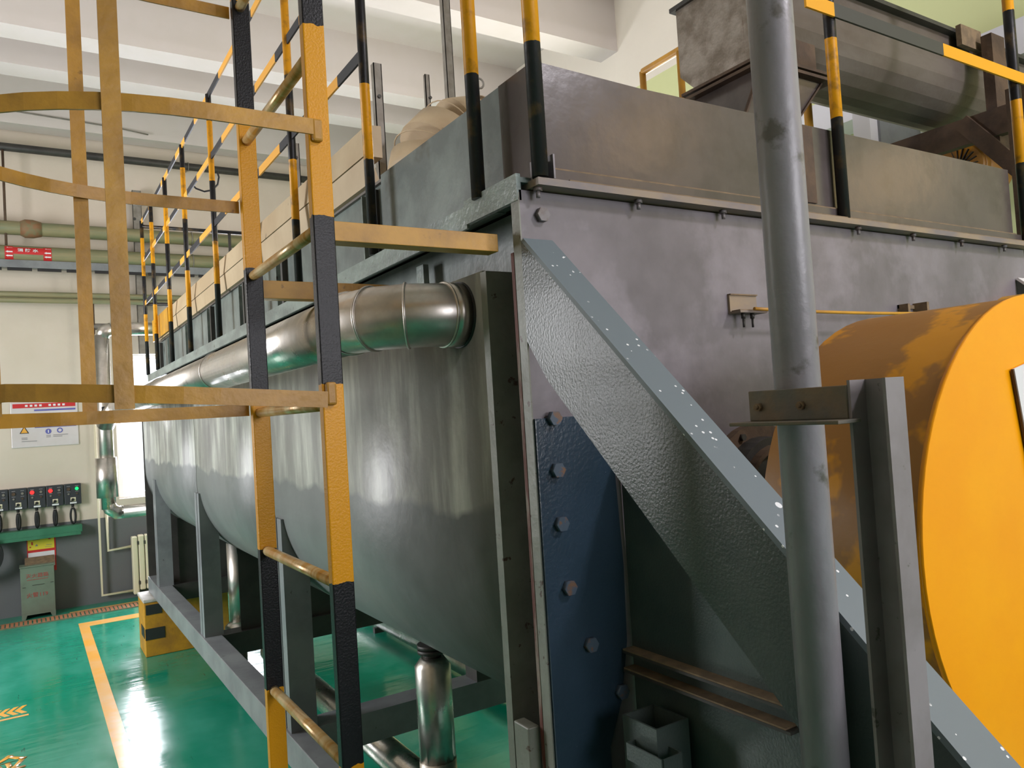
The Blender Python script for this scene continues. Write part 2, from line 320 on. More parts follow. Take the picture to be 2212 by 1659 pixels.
def text_geo(body, origin, xd, yd, width, height, ext=0.001, bold=0.0):
    """lettering fitted into width x height at origin (lower left), as a G"""
    cu = bpy.data.curves.new('t', 'FONT'); cu.body = body; cu.size = 1; cu.extrude = 0.0; cu.offset = bold; cu.resolution_u = 2
    o = bpy.data.objects.new('t', cu); COL.objects.link(o); bpy.context.view_layer.update()
    dg = bpy.context.evaluated_depsgraph_get(); me = bpy.data.meshes.new_from_object(o.evaluated_get(dg))
    bpy.data.objects.remove(o); bpy.data.curves.remove(cu)
    g = G()
    if len(me.vertices) == 0: bpy.data.meshes.remove(me); return g.bar(origin, Vector(origin) + Vector(xd) * width, 0.001, height)
    xs = [v.co.x for v in me.vertices]; ys = [v.co.y for v in me.vertices]; x0, x1, y0, y1 = min(xs), max(xs), min(ys), max(ys)
    O, X, Y = Vector(origin), Vector(xd).normalized(), Vector(yd).normalized(); Z = X.cross(Y)
    g.b.from_mesh(me); bpy.data.meshes.remove(me)
    for v in g.b.verts:
        a = (v.co.x - x0) / (x1 - x0) * width; b_ = (v.co.y - y0) / (y1 - y0) * height; v.co = O + X * a + Y * b_ + Z * 0.0005
    r = bmesh.ops.extrude_face_region(g.b, geom=list(g.b.faces))
    for e in r['geom']:
        if isinstance(e, bmesh.types.BMVert): e.co += Z * ext
    return g
def arc(cx, cz, r, a0, a1, n):
    return [(cx + r * math.cos(math.radians(a0 + (a1 - a0) * i / n)), cz + r * math.sin(math.radians(a0 + (a1 - a0) * i / n))) for i in range(n + 1)]
def hexbolt(g, c, axis, r=0.012, h=0.010, shank=0.0):
    g.cyl(c, axis, r, h, 6)
    if shank: g.cyl(Vector(c) + Vector(axis) * h, axis, r * 0.5, shank, 10)
    return g

# ================================================================== THE SETTING
YW, XR, XL, YB, ZC, ZB = 9.07, 4.53, -3.3, -3.5, 5.32, 4.82
struct('floor', G().box(XL - .2, XR + .2, YB - .2, YW + .3, -0.1, 0.0), 'floor')
struct('ceiling', G().box(XL - .2, XR + .2, YB - .2, YW + .3, ZC, ZC + .15), 'ceil')
def wall_with_holes(name, axis, pos, thick, u0, u1, holes, m):
    """axis 'y': wall in XZ at y=pos..pos+thick; axis 'x': wall in YZ. holes (ua,ub,za,zb) ascending"""
    g = G()
    def seg(ua, ub, za, zb):
        if ub - ua < 1e-4 or zb - za < 1e-4: return
        if axis == 'y': g.box(ua, ub, min(pos, pos + thick), max(pos, pos + thick), za, zb)
        else: g.box(min(pos, pos + thick), max(pos, pos + thick), ua, ub, za, zb)
    c = u0
    for (ua, ub, za, zb) in holes:
        seg(c, ua, 0, ZC); seg(ua, ub, 0, za); seg(ua, ub, zb, ZC); c = ub
    seg(c, u1, 0, ZC); return struct(name, g, m)
wall_with_holes('wall_far', 'y', YW, 0.25, XL, XR, [(0.80, 2.30, 1.04, 2.56)], 'wall')
wall_with_holes('wall_back', 'y', YB, -0.25, XL, XR, [(0.8, 3.4, 1.6, 3.3)], 'wall')
wall_with_holes('wall_left', 'x', XL, -0.25, YB, YW, [(4.35, 6.05, 1.2, 3.2)], 'wall')
wall_with_holes('wall_right', 'x', XR, 0.25, YB, YW, [(3.9, 5.3, 2.2, 3.8)], 'wallr')
for i, (y0, y1) in enumerate([(-1.4, -1.15), (0.2, 0.45), (1.85, 2.1), (3.45, 3.7), (5.066, 5.30), (6.67, 6.92), (7.38, 7.64), (8.80, 9.02)]):
    struct('trim_%d' % (i + 1), G().box(XL, XR, y0, y1, ZB, ZC), 'ceil')
def window(n, axis, pos, ua, ub, za, zb, sgn):
    P = (lambda u, z, d=0: (u, pos + d, z)) if axis == 'y' else (lambda u, z, d=0: (pos + d, u, z))
    t = bpy.data.objects.new('window_%d' % n, None); COL.objects.link(t); t.location = P((ua + ub) / 2, za); ROOT[t] = Vector(P((ua + ub) / 2, za)); t['kind'] = 'structure'
    g = G(); up = (0, 0, 1); w = 0.05
    for (a, b_) in (((ua, za + w / 2), (ub, za + w / 2)), ((ua, zb - w / 2), (ub, zb - w / 2)), ((ua, (za * .3 + zb * .7)), (ub, (za * .3 + zb * .7)))): g.bar(P(*a), P(*b_), 0.06, w)
    for u in (ua + w / 2, (ua + ub) / 2, ub - w / 2): g.bar(P(u, za), P(u, zb), 0.058, w, up=((1, 0, 0) if axis == 'y' else (0, 1, 0)))
    obj('window_frame', g, 'white', t)
    a, b_ = P(ua, za, -.004), P(ub, zb, .004); g = G(); g.box(min(a[0], b_[0]), max(a[0], b_[0]), min(a[1], b_[1]), max(a[1], b_[1]), za, zb); obj('pane', g, 'glass', t)
window(1, 'y', YW + .12, 0.80, 2.30, 1.04, 2.56, 1)
window(2, 'y', YB - .12, 0.8, 3.4, 1.6, 3.3, -1)
window(3, 'x', XL - .12, 4.35, 6.05, 1.2, 3.2, -1)
window(4, 'x', XR + .12, 3.9, 5.3, 2.2, 3.8, 1)

struct('trim_9', G().box(-1.15, -.70, 1.5, 2.5, 0, ZB), 'wall')  # column added out of view on the left, keeps window light off the foreground

# floor markings and trench
tag(obj('floor_marking', G().box(0.345, 0.425, 3.0, 8.06, 0, 0.002).box(0.345, 0.95, 8.06, 8.24, 0, 0.002), 'fline'), 'yellow floor line running along the machine and turning at the far end', 'floor line')
tag(obj('floor_marking', G().box(0.30, 1.30, 8.78, 8.84, 0, 0.002), 'fline'), 'short yellow floor line beside the trench grate at the far wall', 'floor line')
t = thing('trench_grate', (0.3, 8.68, 0), 'brown drainage trench grate crossing the green floor before the far wall', 'grate')
g = G()
for k in range(100): g.box(-2.2 + k * 0.036, -2.2 + k * 0.036 + 0.024, 8.57, 8.75, 0.0, 0.006)
obj('slats', g, 'grate', t); obj('edge_frame', G().box(-2.2, 1.4, 8.55, 8.57, 0, 0.007).box(-2.2, 1.4, 8.75, 8.77, 0, 0.007), 'dust', t)
g = G()
for k in range(4):
    x = -0.100 - k * 0.045
    g.prism([(x + .045, 6.03), (x + .018, 6.03), (x - .022, 5.95), (x + .018, 5.87), (x + .045, 5.87), (x + .008, 5.95)], 'z', 0, 0.002)
g.box(-0.40, -0.047, 5.80, 5.83, 0, 0.002)
tag(obj('floor_arrow', g, 'fline'), 'row of yellow chevrons painted on the green floor', 'floor arrows')
tag(obj('floor_lettering', text_geo('检', (-0.29, 4.90, 0), (1, 0, 0), (0, 1, 0), 0.235, 0.25, 0.0015, 0.02), 'fline'), 'yellow painted character on the green floor below the chevrons', 'floor lettering')

# ================================================================== THE DRYER
dry = thing('paddle_dryer', (1.79, 4.1, 0.4), 'large grey painted paddle dryer with curved trough on a steel skid', 'machine')
def lobes(r, xl, xr, zt, zc=1.42):
    c1, c2 = xl + r, xr - r; half = (c2 - c1) / 2; ac = math.degrees(math.acos(min(1, half / r)))
    return [(xl, zt)] + arc(c1, zc, r, 180, 360 - ac, 60) + arc(c2, zc, r, 180 + ac, 360, 60) + [(xr, zt)]
for (y0, y1) in ((1.358, 3.055), (3.065, 4.66), (4.67, 6.90)):
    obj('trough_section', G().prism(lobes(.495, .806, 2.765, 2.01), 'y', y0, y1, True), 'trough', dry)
obj('trough_core', G().prism(lobes(.48, .83, 2.75, 2.0), 'y', 1.42, 6.88), 'dark', dry)
obj('upper_wall', G().box(.90, 2.68, 1.26, 6.9, 2.0, 2.14), 'hoodside', dry)
obj('jacket_end_plate', G().box(.80, 2.765, 1.335, 1.358, .56, 2.005), 'edge', dry)
# end wall with its visible edge
ew = obj('end_wall', G().box(.803, 2.76, 1.20, 1.225, .30, 2.135), 'front', dry, 'grey mottled end wall of the dryer')
obj('end_wall_edge', G().box(.800, .803, 1.1995, 1.226, .30, 2.13), 'edge', dry)
obj('rusty_edge_strip', G().box(.799, .83, 1.226, 1.236, .30, 2.02), 'rust', dry, 'rusty edge of the end plate')
obj('corner_stub', G().box(.775, .80, 1.24, 1.292, .30, 1.122, .003), 'edge', dry)
pts = [(.804, .32), (.804, 1.70), (.955, 1.70), (.985, 1.60), (.992, 1.40), (.988, 1.25), (.965, 1.14), (.93, 1.06), (.925, .32)]
bf = obj('blue_flange', G().prism(pts, 'y', 1.193, 1.20), 'blue', dry, 'dark blue painted lower corner flange')
for i, (x, z) in enumerate([(.85, 2.089), (.843, 1.699), (.843, 1.601), (.844, 1.50), (.853, 1.379), (.895, 1.264), (.963, 1.159)]):
    obj('flange_bolt', hexbolt(G(), (x, 1.2 if i == 0 else 1.193, z), (0, -1, 0), .0145, .012), 'bolt' if i == 0 else 'bluebolt', bf if i else ew)
# side channel, walkway corner and base flange of hood
g = G().box(.80, .806, 1.40, 6.45, 2.107, 2.155).box(.806, .90, 1.40, 6.45, 2.147, 2.155)
obj('side_channel', g, 'chan', dry)
obj('corner_channel', G().box(.798, .808, 1.20, 1.405, 2.115, 2.166).box(.808, .90, 1.20, 1.40, 2.150, 2.160), 'chan', dry)
fl_ = obj('front_ledge', G().box(.825, 2.79, 1.165, 1.23, 2.138, 2.152), 'ledge', dry, 'dusty projecting ledge')
obj('ledge_lip', G().box(.86, 2.76, 1.190, 1.199, 2.152, 2.180), 'hood', dry)
obj('dust_line', G().box(.875, 2.70, 1.190, 1.199, 2.180, 2.183), 'dust', dry)
obj('ledge_dust', G().box(.90, 2.78, 1.166, 1.189, 2.152, 2.1545), 'dust', fl_)
obj('corner_clip', G().box(.832, .866, 1.184, 1.20, 2.153, 2.19).box(.862, .866, 1.165, 1.20, 2.153, 2.20), 'front', dry)
for k in range(8):
    x = .835 + k * .252
    obj('ledge_bolt', hexbolt(G(), (x, 1.183, 2.138), (0, 0, -1), .0085, .008, .012), 'bolt', fl_)
obj('pull_bracket', G().box(.86, .875, 1.74, 1.78, 2.02, 2.10), 'chan', dry)
# hood
g = G().prism([(.856, 2.155), (.856, 2.393), (1.12, 2.386), (2.70, 2.392), (2.70, 2.155)], 'y', 1.20, 1.212)
obj('hood_front', g, 'hood', dry, 'brownish grey hood front with soft bronze sheen')
obj('hood_seam', G().box(1.66, 1.70, 1.196, 1.20, 2.19, 2.385), 'brown', dry)
obj('hood_side_near', G().box(.850, .856, 1.21, 1.95, 2.155, 2.388), 'hoodside', dry)
obj('hood_corner_strip', G().box(.848, .852, 1.205, 1.32, 2.16, 2.388), 'hood', dry)
obj('hood_top', G().box(.856, 2.70, 1.212, 6.40, 2.375, 2.383), 'conv', dry)
obj('hood_side_far', G().box(.866, .874, 1.95, 6.42, 2.155, 2.375), 'hoodside', dry)
obj('hood_side_right', G().box(2.694, 2.70, 1.212, 6.40, 2.155, 2.375), 'hood', dry)
obj('hood_back', G().box(.87, 2.70, 6.40, 6.41, 2.155, 2.375), 'hood', dry)
for y in (2.02, 2.93, 3.55, 4.28, 4.95, 5.65, 6.1):
    obj('hood_rib', G().box(.846, .866, y - .012, y + .012, 2.156, 2.365), 'dark', dry)
    obj('hood_rib_edge', G().box(.84, .866, y + .05, y + .056, 2.156, 2.36), 'chan', dry)
obj('upper_box_band', G().prism([(.842, 2.383), (.836, 2.46), (.856, 2.46), (.88, 2.383)], 'y', 2.02, 6.30), 'tan', dry)
obj('upper_box', G().prism([(.834, 2.463), (.846, 2.553), (.89, 2.555), (.89, 2.463)], 'y', 2.02, 6.30), 'tan', dry, 'dusty tan upper box')
obj('upper_box_yellow_end', G().box(.826, .834, 5.55, 6.28, 2.39, 2.548), 'ochpipe', dry, 'yellow painted end of the upper box')
# skid and supports
for x in (.79, 2.69):
    obj('skid_beam', G().box(x, x + .10, 1.26, 6.90, .44, .56, .003), 'frame', dry)
for y in (1.45, 2.95, 4.58, 6.33):
    obj('cross_beam', G().box(.89, 2.69, y, y + .12, .44, .56), 'dark' if y > 4 else 'frame', dry)
def leg_outline(x0, x1):
    top = [(x, 1.42 - math.sqrt(max(0, .495 ** 2 - (1.31 - x) ** 2)) - .004) for x in [x0 + .022 + (x1 - x0 - .022) * i / 8 for i in range(9)]]
    return [(x0, .56), (x0, 1.36), (x0 + .018, 1.36)] + top + [(x1, .56)]
for y in (2.95, 4.60, 6.34):
    obj('support_leg', G().prism(leg_outline(.80, .90), 'y', y, y + .055).prism(leg_outline(.80, .90), 'y', y + .068, y + .125), 'frame', dry)
    obj('support_leg', G().box(1.60, 1.98, y, y + .10, .56, 1.02), 'dark', dry)
obj('end_bulkhead', G().box(.80, 2.765, 6.90, 6.93, .44, 2.10), 'dark', dry)
obj('saddle_plate', G().prism([(1.0, .56), (1.0, .98)] + arc(1.301, 1.42, .497, 232, 300, 8) + [(1.55, .56)], 'y', 4.62, 4.63), 'dark', dry)
obj('saddle_plate', G().prism([(.95, .56), (.95, 1.05)] + arc(1.301, 1.42, .497, 228, 300, 8) + [(1.55, .56)], 'y', 6.38, 6.39), 'dark', dry)
# diagonal brace in the plane of the side
ZT = lambda y: 1.325 + .943 * (y - .444)
obj('brace_web', G().prism([(1.198, ZT(1.198)), (1.198, ZT(1.198) - .19), (1.14, ZT(1.14) - .212), (-.90, ZT(-.90) - .0), (-.86, 0.03), (-.86, ZT(-.86))][:3] + [(-.70, ZT(-.70) - .212), (-.93, 0.0), (-.93, max(0.0, ZT(-.93)))], 'x', .799, .807), 'brace', dry, 'dark green grey web of the diagonal brace')
d = Vector((0, 1, .943)).normalized(); nrm = Vector((0, -.943, 1)).normalized()
a = Vector((.833, -.93, ZT(-.93))) + nrm * .004; b = Vector((.833, 1.196, ZT(1.196))) + nrm * .004
obj('brace_flange', G().bar(a, b, .068, .008, up=nrm), 'flange', dry, 'blue grey top flange speckled with white paint')
obj('brace_foot', G().box(.80, .93, -1.02, -.82, 0, .012), 'dark', dry)
for (y, z) in ((.525, 1.315), (.528, 1.292)): obj('web_bolt', hexbolt(G(), (.799, y, z), (-1, 0, 0), .006, .006), 'bolt', dry)
a2 = a + Vector((1.89, 0, 0)); b2 = b + Vector((1.89, 0, 0))
obj('brace_web', G().prism([(1.198, ZT(1.198)), (1.198, ZT(1.198) - .19), (1.14, ZT(1.14) - .212), (-.70, ZT(-.70) - .212), (-.93, 0.0), (-.93, max(0.0, ZT(-.93)))], 'x', 2.69, 2.698), 'brace', dry)
obj('brace_flange', G().bar(a2, b2, .074, .008, up=nrm), 'white', dry, 'pale flange of the far brace')
# gusset plate of the drive base behind the brace
obj('drive_base_plate', G().prism([(1.192, .30), (1.192, 1.64), (1.10, 1.60), (.60, 1.20), (.20, .62), (.20, .30)], 'x', 1.000, 1.010), 'brace', dry, 'dark green drive base plate')
for z in (1.236, 1.200):
    br_ = obj('base_rib', G().box(.972, 1.0, .80, 1.19, z - .005, z), 'dark', dry); obj('rib_dust', G().box(.973, 1.0, .81, 1.19, z, z + .003), 'dust', br_)
obj('open_socket', G().box(.905, .909, 1.03, 1.12, .80, 1.15).box(.978, .982, 1.03, 1.12, .80, 1.15).box(.909, .978, 1.03, 1.034, .80, 1.15).box(.909, .978, 1.116, 1.12, .80, 1.15), 'brace', dry, 'open topped square socket')
obj('socket_loop', G().box(.885, .888, 1.0, 1.09, 1.085, 1.115).box(.93, .933, 1.0, 1.03, 1.085, 1.115).box(.888, .93, .997, 1.0, 1.085, 1.115).box(.888, .905, 1.088, 1.091, 1.085, 1.115), 'brace', dry)
obj('socket_arm', G().box(.91, .975, 1.12, 1.193, .85, .9), 'dark', dry)
# shaft seal on the end wall
obj('shaft_flange', G().ring((1.40, 1.20, 1.49), (0, -1, 0), .165, .06, .02), 'brown', dry, 'brown round shaft flange')
sr = obj('seal_ring', G().ring((1.40, 1.18, 1.49), (0, -1, 0), .135, .06, .04), 'dark', dry)
obj('pale_ring', G().ring((1.40, 1.14, 1.49), (0, -1, 0), .118, .108, .02), 'brown', dry)
for k in range(8):
    q = math.radians(22.5 + 45 * k); obj('seal_bolt', hexbolt(G(), (1.40 + .148 * math.cos(q), 1.18, 1.49 + .148 * math.sin(q)), (0, -1, 0), .008, .008), 'dark', sr)
obj('drive_shaft', G().cyl((1.40, 1.2, 1.48), (0, -1, 0), .06, .34), 'dark', dry)
obj('shaft_flange', G().ring((2.30, 1.20, 1.80), (0, -1, 0), .13, .04, .05), 'conv', dry)
obj('shaft_flange', G().ring((2.62, 1.20, 1.86), (0, -1, 0), .12, .06, .06), 'ochpipe', dry)
# small wall bracket for the tube
g = G().box(1.352, 1.442, 1.194, 1.20, 1.905, 1.948).box(1.352, 1.442, 1.165, 1.194, 1.905, 1.910)
tb = obj('tube_bracket', g, 'ledge', dry, 'small dusty angle bracket'); obj('bracket_dust', G().box(1.352, 1.442, 1.190, 1.20, 1.948, 1.951).box(1.352, 1.442, 1.166, 1.19, 1.910, 1.912), 'dust', tb)
for x in (1.375, 1.405): obj('bracket_bolt', hexbolt(G(), (x, 1.178, 1.905), (0, 0, -1), .005, .012, .02), 'dark', tb)
obj('tube_bracket', G().box(2.02, 2.03, 1.17, 1.20, 1.905, 1.94).box(2.095, 2.105, 1.16, 1.20, 1.905, 1.945).box(2.02, 2.105, 1.195, 1.2, 1.93, 1.94), 'dust', dry)

# thin lubricating tube across the end wall
pts = [(1.38 + 1.25 * k / 24, 1.150, 1.9115 + .012 * ((2 * k / 24 - .55) ** 2) - .004 + (.03 * max(0, k / 24 - .55) ** 1.2)) for k in range(25)]
tag(obj('grease_tube', G().tube(pts, .004, 8), 'ochpipe'), 'thin dusty yellow tube sagging across the grey end wall', 'tube')

# yellow drum shaped coupling guard
dr = thing('coupling_guard', (1.403, .73, 1.10), 'large round bright yellow guard over the drive coupling', 'guard')
obj('side_shell', G().tube([(1.403, .606, 1.475), (1.403, .87, 1.475)], .378, 64, False), 'drumside', dr, 'dusty yellow curved side')
obj('back_plate', G().ring((1.403, .862, 1.475), (0, 1, 0), .377, .09, .008, 64), 'drumside', dr)
obj('face_plate', G().cyl((1.403, .598, 1.475), (0, 1, 0), .381, .008, 72), 'drum', dr, 'bright yellow face')
q = math.radians(11)
sg = thing('warning_sign', (1.42, .596, 1.60), 'white notice with blue and red print on the yellow guard face', 'sign')
sx, sz = Vector((math.cos(q), 0, math.sin(q))), Vector((-math.sin(q), 0, math.cos(q)))
P0 = Vector((1.300, .594, 1.735))
c = P0 + sx * .13 - sz * .09
obj('board', G().bar(c - sx * .13, c + sx * .13, .003, .18, up=sz), 'white', sg)
obj('edge_strip', G().bar(P0 - sx * .002, P0 - sx * .002 - sz * .18, .004, .004, up=sx), 'brown', sg)
obj('blue_print', G().bar(P0 + sx * .030 - sz * .040 + Vector((0, -.002, 0)), P0 + sx * .22 - sz * .040 + Vector((0, -.002, 0)), .001, .012, up=sz), 'bluep', sg)
obj('red_print', G().bar(P0 + sx * .030 - sz * .062 + Vector((0, -.002, 0)), P0 + sx * .20 - sz * .062 + Vector((0, -.002, 0)), .001, .012, up=sz), 'redtext', sg)

# ================================================================== FOREGROUND STANDPIPE AND POST
tag(obj('standpipe', G().tube([(.765, .583, 0), (.765, .583, 4.2)], .0262, 32), 'pipegrey'), 'tall grey painted vertical pipe in the foreground right', 'pipe')
ps = thing('steel_post', (.736, .468, 0), 'dark grey square steel post clamping the vertical pipe', 'post')
obj('upright', G().box(.72, .752, .446, .4495, 0, 1.729).box(.722, .752, .4865, .490, 0, 1.729).box(.7485, .752, .4495, .4865, 0, 1.729), 'postpaint', ps)
ab = obj('angle_bracket', G().box(.720, .7245, .490, .618, 1.689, 1.724, .001).box(.686, .7245, .478, .62, 1.685, 1.689, .001), 'bracket', ps, 'dusty angle bracket reaching to the pipe')
for y in (.603, .545): obj('bracket_bolt', hexbolt(G(), (.720, y, 1.705), (-1, 0, 0), .005, .004, .004), 'dust', ab)
obj('pipe_clamp', G().torus((.765, .583, 1.705), (0, 0, 1), .0285, .003, 28, 8).box(.7245, .738, .58, .59, 1.70, 1.71), 'dark', ps)

# ================================================================== LADDER WITH CAGE
ld = thing('caged_ladder', (.43, 1.49, 0), 'yellow and black steel ladder with curved safety cage beside the dryer', 'ladder')
XS = .414
obj('stile', G().box(XS, XS + .037, 1.236, 1.256, 0, 3.6, .002), 'stile', ld)
obj('stile', G().box(XS, XS + .037, 1.702, 1.722, 0, 3.6, .002), 'stile', ld)
for k in range(-5, 6):
    z = 1.7475 + .298 * k
    if 0.1 < z < 3.4: obj('rung', G().tube([(.430, 1.250, z), (.430, 1.708, z)], .0105, 14), 'rungp', ld)
obj('wall_tie', G().box(.45, .782, 1.252, 1.290, 2.026, 2.060, .001), 'yel', ld)
obj('wall_tie', G().box(.45, .80, 1.706, 1.74, 1.998, 2.038, .001), 'yel', ld)
def hoop(z):
    yc, ry, xs = 1.48, .262, .25; pts = [(XS + .002, yc - ry, z), (xs, yc - ry, z)]
    pts += [(xs - .36 * math.sin(PI * i / 22), yc - ry * math.cos(PI * i / 22), z) for i in range(1, 22)] + [(xs, yc + ry, z), (XS + .002, yc + ry, z)]
    if z < 1.8:   # the lowest hoop is bent: its near side climbs away from the ladder
        pts = [(x, y, z - .010 + .034 * min(1, max(0, (XS - x) / .45)) * max(0, min(1, (yc + .1 - y) / .25))) for x, y, _ in pts]
    return pts
for z in (1.765, 2.205, 2.645, 3.085): obj('cage_hoop', G().ribbon(hoop(z), .026, .004), 'yel', ld)
for z in (1.765, 2.205, 2.645):
    obj('weld', G().box(XS + .004, XS + .022, 1.226, 1.237, z - .019, z + .019, .004), 'yel', ld); obj('weld', G().box(XS + .002, XS + .012, 1.722, 1.732, z - .017, z + .017, .003), 'yel', ld)
for (x, y, w) in ((.108, 1.231, .026), (.095, 1.730, .026), (-.050, 1.318, .022), (-.115, 1.48, .026)):
    obj('cage_bar', G().box(x, x + (w if x > -.1 else .004), y - .002, y + (.002 if x > -.1 else .024), 1.755, 3.4), 'yel', ld)

# ================================================================== GUARDRAILS
gr = thing('guardrail', (.80, 3.9, 2.155), 'black and yellow guardrail along the left edge of the dryer top', 'guardrail')
for y in (1.345, 1.915, 2.58, 3.2, 3.86, 4.62, 5.27, 5.92, 6.43):
    obj('post', G().tube([(.803 if y > 1.5 else .800, y, 2.155), (.803, y, 3.34)], .0135 if y > 1.5 else .0150, 16), 'post', gr)
for z, y0 in ((3.335, 1.915), (3.035, 1.915), (2.705, 1.915)): obj('rail', G().box(.80, .806, y0, 6.44, z - .016, z + .016), 'rail', gr)
for z in (3.30, 2.70): obj('end_rail', G().tube([(.803, 6.43, z), (2.72, 6.43, z)], .014, 10), 'post' if z > 3 else 'dark', gr)
for x in (1.45, 2.1): obj('post', G().tube([(x, 6.43, 2.38), (x, 6.43, 3.30)], .012, 10), 'dark', gr)
fr = thing('guardrail', (1.8, 1.2, 2.153), 'black and yellow guardrail across the front edge of the dryer top', 'guardrail')
obj('post', G().tube([(.838, 1.176, 2.155), (.838, 1.176, 3.34)], .0160, 18), 'post', fr)
obj('post', G().tube([(1.782, 1.180, 2.153), (1.782, 1.180, 3.3)], .0150, 16), 'post', fr)
obj('post', G().tube([(2.748, 1.180, 2.153), (2.748, 1.180, 3.3)], .0165, 16), 'post', fr)
for z in (2.685, 3.0): obj('rail', G().box(.85 if z > 2.9 else 1.66, 2.78, 1.157, 1.163, z - .018, z + .018), 'frail', fr)
rr_ = thing('guardrail', (2.74, 2.3, 2.38), 'plain yellow pipe guardrail on the far side of the dryer top', 'guardrail')
obj('rail', G().tube([(2.74, 1.55, 3.41), (2.74, 2.88, 3.41)], .018, 12), 'ochpipe', rr_)
for y in (1.94, 2.62, 2.885): obj('post', G().tube([(2.74, y, 2.16), (2.74, y, 3.41)], .017, 12), 'ochpipe', rr_)

# ================================================================== CLAD PIPES
mp = thing('insulated_pipe', (.62, 3.6, 1.86), 'silver clad steam pipe running along the left side of the dryer', 'pipe')
XP, ZP, RP = .615, 1.932, .068
def elbow(c, a0, a1, r, n): return [(c[0] + r * math.cos(math.radians(a0 + (a1 - a0) * i / n)), c[1] + r * math.sin(math.radians(a0 + (a1 - a0) * i / n)), c[2]) for i in range(n + 1)]
E_ = elbow((XP + .15, 1.615, ZP), 180, 270, .15, 3)
obj('straight_run', G().tube([(XP, 3.0, ZP), (XP, 1.615, ZP)], RP, 40), 'silver2', mp)
obj('straight_run', G().tube([(XP, 6.80, ZP), (XP, 3.005, ZP)], RP, 40), 'silver', mp)
g = G().tube(E_ + [(.812, 1.465, ZP)], RP, 40, False)
obj('gored_elbow', g, 'silver', mp)
obj('lap_strip', G().tube([(.765, 1.465, ZP), (.800, 1.465, ZP)], RP + .0015, 40), 'silver', mp)
for i, (p, q_) in enumerate(((E_[0], (0, 1, 0)), (E_[1], (.5, -.86, 0)), (E_[2], (.86, -.5, 0)), (E_[3], (1, 0, 0)), ((XP, 3.0, ZP), (0, 1, 0)), ((XP, 4.4, ZP), (0, 1, 0)))):
    obj('joint_bead', G().torus(p, q_, RP + .001, .003, 40, 6), 'silver', mp)
obj('black_sealant', G().tube([(.800, 1.465, ZP), (.819, 1.465, ZP)], RP + .004, 40), 'black', mp, 'black sealing collar')
rs = thing('insulated_pipe', (.545, 7.05, 1.0), 'silver clad riser pipe with thicker sleeve before the far window', 'pipe')
RX, RY = .545, 7.05
obj('riser', G().tube([(RX, RY, 1.12), (RX, RY, 2.53)], .054, 28), 'silver', rs)
obj('sleeve', G().tube([(RX - .006, RY, 1.215), (RX - .006, RY, 1.535)], .079, 32), 'silver', rs)
obj('bottom_elbow', G().tube([(RX, RY, 1.16), (RX + .01, RY, 1.12), (RX + .055, RY, 1.085), (RX + .10, RY, 1.085)], .054, 28), 'silver', rs)
obj('lower_run', G().tube([(RX + .09, RY, 1.085), (1.9, RY, 1.085)], .054, 24), 'silver', rs)
obj('top_elbow', G().tube([(RX, RY, 2.51), (RX + .02, RY, 2.56), (RX + .08, RY, 2.585)], .054, 24), 'silver', rs)
obj('upper_run', G().tube([(RX + .07, RY, 2.585), (.93, RY, 2.585)], .054, 24), 'silver', rs)
obj('branch', G().tube([(RX, RY, 1.80), (.57, 6.96, 1.88), (XP, 6.78, ZP)], .068, 28), 'silver', rs)
vl = obj('valve_body', G().box(.515, .60, 6.90, 6.96, 1.90, 1.945, .004), 'black', rs); obj('valve_handle', G().cyl((.60, 6.93, 1.922), (1, -.1, 0), .012, .12), 'black', vl)

dp = thing('drain_pipe', (1.04, 2.2, 0.3), 'silver clad drain pipe under the curved belly of the dryer', 'pipe')
obj('clad_drop', G().tube([(1.04, 2.2, .62), (1.04, 2.2, .945), (1.04, 2.2, .972)], .056, 12, True, [.056, .056, .036]), 'silver2', dp)
obj('nozzle', G().tube([(1.04, 2.2, .97), (1.04, 2.2, .985)], .028, 16).cyl((1.04, 2.2, .985), (0, 0, 1), .045, .012, 20).cyl((1.04, 2.2, 1.0), (0, 0, 1), .045, .012, 20), 'dark', dp)
obj('clad_elbow', G().tube([(1.04, 2.2, .66), (1.04, 2.2, .44), (1.07, 2.24, .34), (1.15, 2.38, .30), (1.25, 2.54, .30)], .058, 20), 'silver', dp)
obj('clad_run', G().tube([(1.25, 2.52, .30), (1.25, 5.0, .30)], .062, 24), 'silver2', dp)
obj('run_bead', G().torus((1.25, 2.56, .30), (0, 1, 0), .062, .004, 28, 6), 'silver', dp)
fp = thing('insulated_pipe', (2.35, 4.2, 0), 'silver clad pipe low on the floor under the dryer', 'pipe')
obj('clad_run', G().tube([(2.30, 2.0, .10), (2.38, 6.4, .10)], .072, 24), 'silver', fp)
for y in (2.6, 4.3, 5.9): obj('pipe_foot', G().box(2.30, 2.40, y, y + .04, 0, .04), 'dark', fp)
vp = thing('insulated_pipe', (1.16, 5.4, .3), 'short silver clad upright pipe seen between the far support legs', 'pipe')
obj('clad_drop', G().tube([(1.16, 5.4, .42), (1.16, 5.4, .95)], .062, 24), 'silver', vp)
obj('domed_base', G().tube([(1.16, 5.4, .33), (1.16, 5.4, .40), (1.16, 5.4, .43)], .09, 24, True, [.10, .095, .062]), 'silver', vp)
obj('pipe_stub', G().tube([(1.16, 5.4, 0), (1.16, 5.4, .34)], .04, 16), 'dark', vp)

